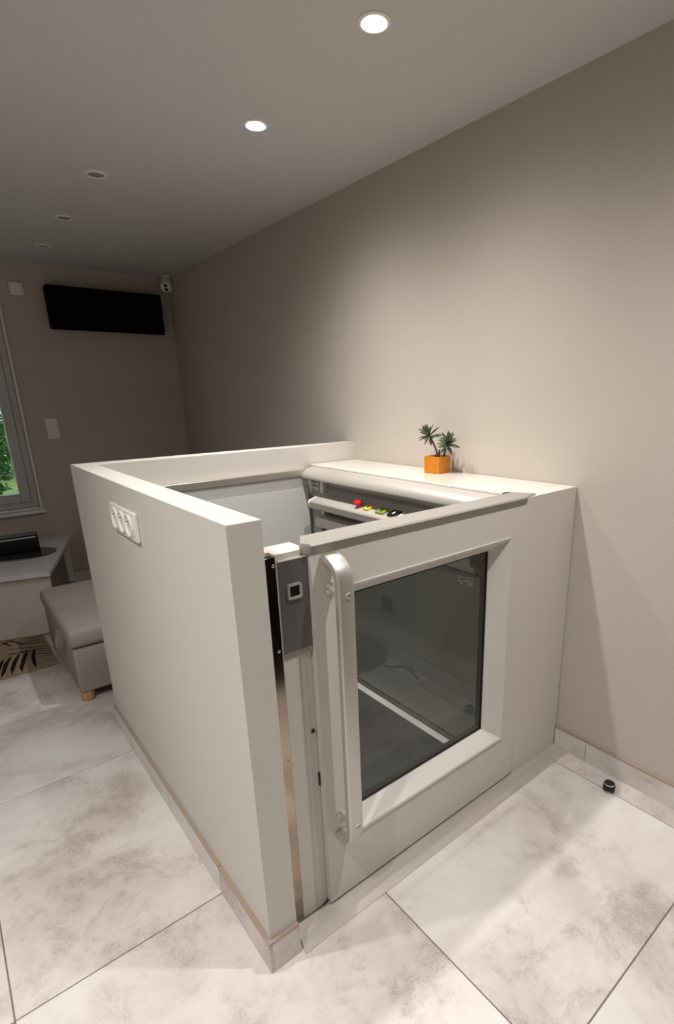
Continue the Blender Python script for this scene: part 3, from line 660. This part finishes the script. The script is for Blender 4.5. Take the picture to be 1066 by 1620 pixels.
STROKES = [([(-0.104, 2.605), (-0.14, 2.619), (-0.209, 2.656), (-0.278, 2.693), (-0.337, 2.728)], 0.006), ([(-0.104, 2.56), (-0.154, 2.587), (-0.224, 2.613), (-0.295, 2.61), (-0.351, 2.572)], 0.008), ([(-0.104, 2.515), (-0.141, 2.55), (-0.218, 2.592), (-0.293, 2.63), (-0.345, 2.64)], 0.006), ([(-0.179, 2.591), (-0.197, 2.505), (-0.205, 2.397), (-0.203, 2.32)], 0.016), ([(-0.216, 2.593), (-0.242, 2.502), (-0.268, 2.384), (-0.273, 2.318)], 0.018), ([(-0.255, 2.589), (-0.286, 2.498), (-0.31, 2.395), (-0.32, 2.318)], 0.018), ([(-0.299, 2.577), (-0.329, 2.495), (-0.354, 2.381), (-0.368, 2.318)], 0.018), ([(-0.337, 2.559), (-0.359, 2.493), (-0.384, 2.381), (-0.397, 2.318)], 0.018), ([(-0.104, 2.775), (-0.125, 2.785), (-0.171, 2.805), (-0.223, 2.852)], 0.008), ([(-0.104, 2.735), (-0.132, 2.745), (-0.197, 2.75), (-0.242, 2.768)], 0.008), ([(-0.104, 2.685), (-0.129, 2.695), (-0.193, 2.713), (-0.252, 2.76)], 0.008), ([(-0.242, 2.846), (-0.27, 2.844), (-0.3, 2.83), (-0.33, 2.799)], 0.01), ([(-0.28, 2.753), (-0.301, 2.812), (-0.324, 2.866)], 0.01), ([(-0.219, 2.724), (-0.248, 2.79), (-0.28, 2.846), (-0.322, 2.884)], 0.008), ([(-0.104, 2.444), (-0.128, 2.458), (-0.175, 2.471)], 0.006), ([(-0.104, 2.374), (-0.122, 2.379), (-0.173, 2.396)], 0.005), ([(-0.344, 2.747), (-0.373, 2.711), (-0.414, 2.629), (-0.449, 2.493)], 0.016), ([(-0.104, 2.479), (-0.125, 2.49), (-0.173, 2.523), (-0.222, 2.559)], 0.006)]
for pts_, wd in STROKES: strip(bm, pts_, wd*0.62)
for k in range(1, 9): strip(bm, [(-0.351 - 0.055*k, 2.572 - 0.004*k), (-0.375 - 0.055*k, 2.49), (-0.40 - 0.055*k, 2.38), (-0.413 - 0.055*k, 2.318)], 0.009); strip(bm, [(-0.351 - 0.055*k, 2.60), (-0.39 - 0.055*k, 2.67), (-0.44 - 0.055*k, 2.75)], 0.008)
palm(bm, -1.05, 2.55, PI - 0.3, 0.8, 12, 0.28, 0.3)
palm(bm, -1.00, 3.10, PI - 0.2, 0.8, 12, 0.25, 0.3)
for f in bm.faces:
    if f.normal.z < 0: f.normal_flip()
obj('leaf_print', bm, M['rug_ink'], rug)

# ------------------------------------------------------------------ low table by the window, turned to the wall
ta = math.radians(-17.5)
tb = thing('low_table', 'low white table with glossy top below the window', 'table', (0.0, 2.757, 0.0))
tb.rotation_euler = (0, 0, ta)
def tpart(nm, m, x0, x1, y0, y1, z0, z1, bev=0.0):
    b_ = bmesh.new(); box(b_, x0, x1, y0, y1, z0, z1, bev); me = bpy.data.meshes.new(nm)
    if bev:
        for f in b_.faces: f.normal_update(); f.smooth = max(abs(c) for c in f.normal) < 0.9995
    b_.to_mesh(me); b_.free(); me.materials.append(m)
    o = bpy.data.objects.new(nm, me); C.objects.link(o); o.parent = tb; return o
TZ = 0.0095
tpart('table_top', M['table_top'], -0.95, 0.0, 0.0, 0.97, 0.392, 0.420, 0.002)
tpart('front_panel', M['table'], -0.93, -0.012, 0.030, 0.050, TZ, 0.391)
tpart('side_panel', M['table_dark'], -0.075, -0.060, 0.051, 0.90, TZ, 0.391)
tpart('side_panel', M['table'], -0.93, -0.915, 0.051, 0.92, TZ, 0.391)
tpart('back_panel', M['table'], -0.914, -0.02, 0.901, 0.94, TZ, 0.391)
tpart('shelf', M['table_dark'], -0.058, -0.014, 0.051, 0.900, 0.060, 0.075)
# tray and box on it
bm = bmesh.new(); pr_ = [(0, 0.0), (0.92, 0.0), (1.0, 0.0035), (0.985, 0.0052), (0.93, 0.005), (0, 0.005)]
lathe(bm, pr_, Matrix.Translation((-0.080, 3.345, 0.4202)) @ Matrix.Rotation(-0.15, 4, 'Z') @ Matrix.Diagonal((0.215, 0.165, 1, 1)), 40)
tag(obj('oval_tray', bm, M['tray'], None, True), 'dark glossy oval tray on the low white table', 'tray')
bt = thing('table_box', 'black box with a bright rim standing on the oval tray', 'box', (-0.10, 3.450, 0.4257))
mt = Matrix.Translation((-0.10, 3.450, 0.4257)) @ Matrix.Rotation(-0.08, 4, 'Z')
bm = bmesh.new(); boxm(bm, mt, -0.135, 0.150, -0.055, 0.055, 0, 0.108, 0.008); obj('body', bm, M['black'], bt, 'bevel')
bm = bmesh.new(); boxm(bm, mt, -0.128, 0.135, -0.0575, -0.0545, 0.094, 0.102, 0.001); obj('rim', bm, M['white_plastic'], bt, 'bevel')
bm = bmesh.new(); boxm(bm, mt, -0.136, 0.151, -0.056, 0.056, 0.1082, 0.114, 0.0025); obj('lid', bm, M['black'], bt, 'bevel')

# chair whose top just shows over the parapet
ch = thing('dining_chair', 'dark red chair whose back top just shows above the parapet', 'chair', (0.62, 2.9, 0))
bxo('seat', M['redbrown'], ch, 0.43, 0.80, 2.92, 3.32, 0.42, 0.47, 0.012)
bxo('backrest', M['redbrown'], ch, 0.44, 0.79, 2.90, 2.94, 0.52, 1.050, 0.014)
for x, y, h_ in ((0.445, 2.915, 0.519), (0.785, 2.915, 0.519), (0.445, 3.30, 0.419), (0.785, 3.30, 0.419)):
    bm = bmesh.new(); lathe(bm, [(0, 0), (0.014, 0), (0.018, h_), (0, h_)], Matrix.Translation((x, y, 0)), 14); obj('leg', bm, M['trunk'], ch, True)

# ------------------------------------------------------------------ garden outside the window
bm = bmesh.new(); box(bm, -16, 16, YF + 0.24, 30, -0.30, -0.20); o = struct(obj('floor_garden', bm, M['grass']))
fe = thing('garden_fence', 'grey garden rail seen through the window', 'fence', (0, 6.4, -0.2))
for z in (0.30, 0.62): bxo('rail', M['fence'], fe, -4, 3, 6.38, 6.42, z, z + 0.06)
for x in (-3.5, -1.5, 0.55, 2.5): bxo('post', M['fence'], fe, x - 0.03, x + 0.03, 6.43, 6.49, -0.2, 0.72)
def foliage(name, label, cx, cy, cz, rx, ry, rz, n_, ls_, m, trunk):
    t = thing(name, label, 'shrub', (cx, cy, -0.2))
    b_ = bmesh.new(); rnd = random.Random(cx*100 + cy)
    for k in range(n_):
        while True:
            u = Vector((rnd.uniform(-1, 1), rnd.uniform(-1, 1), rnd.uniform(-1, 1)))
            if 0.3 < u.length < 1: break
        p = Vector((cx + u.x*rx, cy + u.y*ry, cz + u.z*rz)); q_ = Euler((rnd.uniform(-.9, .9), rnd.uniform(-.9, .9), rnd.uniform(0, 6.28))).to_matrix()
        s_ = ls_*rnd.uniform(0.6, 1.3)
        vv = [b_.verts.new(p + q_ @ Vector(c)*s_) for c in ((-1, 0, 0), (-.3, .45, .12), (.5, .35, .12), (1, 0, -.1), (.5, -.35, .12), (-.3, -.45, .12))]
        b_.faces.new(vv)
    f_ = obj('foliage', b_, m, t); f_['kind'] = 'stuff'
    b_ = bmesh.new(); lathe(b_, [(0, 0), (trunk*1.3, 0), (trunk, cz + 0.2), (0, cz + 0.2)], Matrix.Translation((cx, cy, -0.2)), 10); obj('trunk', b_, M['trunk'], t, True)
foliage('garden_shrub', 'dark green leafy shrub in front of the garden rail', -0.02, 5.6, 0.95, 0.20, 0.3, 0.48, 520, 0.045, M['shrub'], 0.02)
foliage('garden_hedge', 'pale green bushy tree behind the lawn outside the window', 0.2, 15.0, 1.2, 3.4, 1.2, 2.0, 3000, 0.16, M['shrub2'], 0.12)
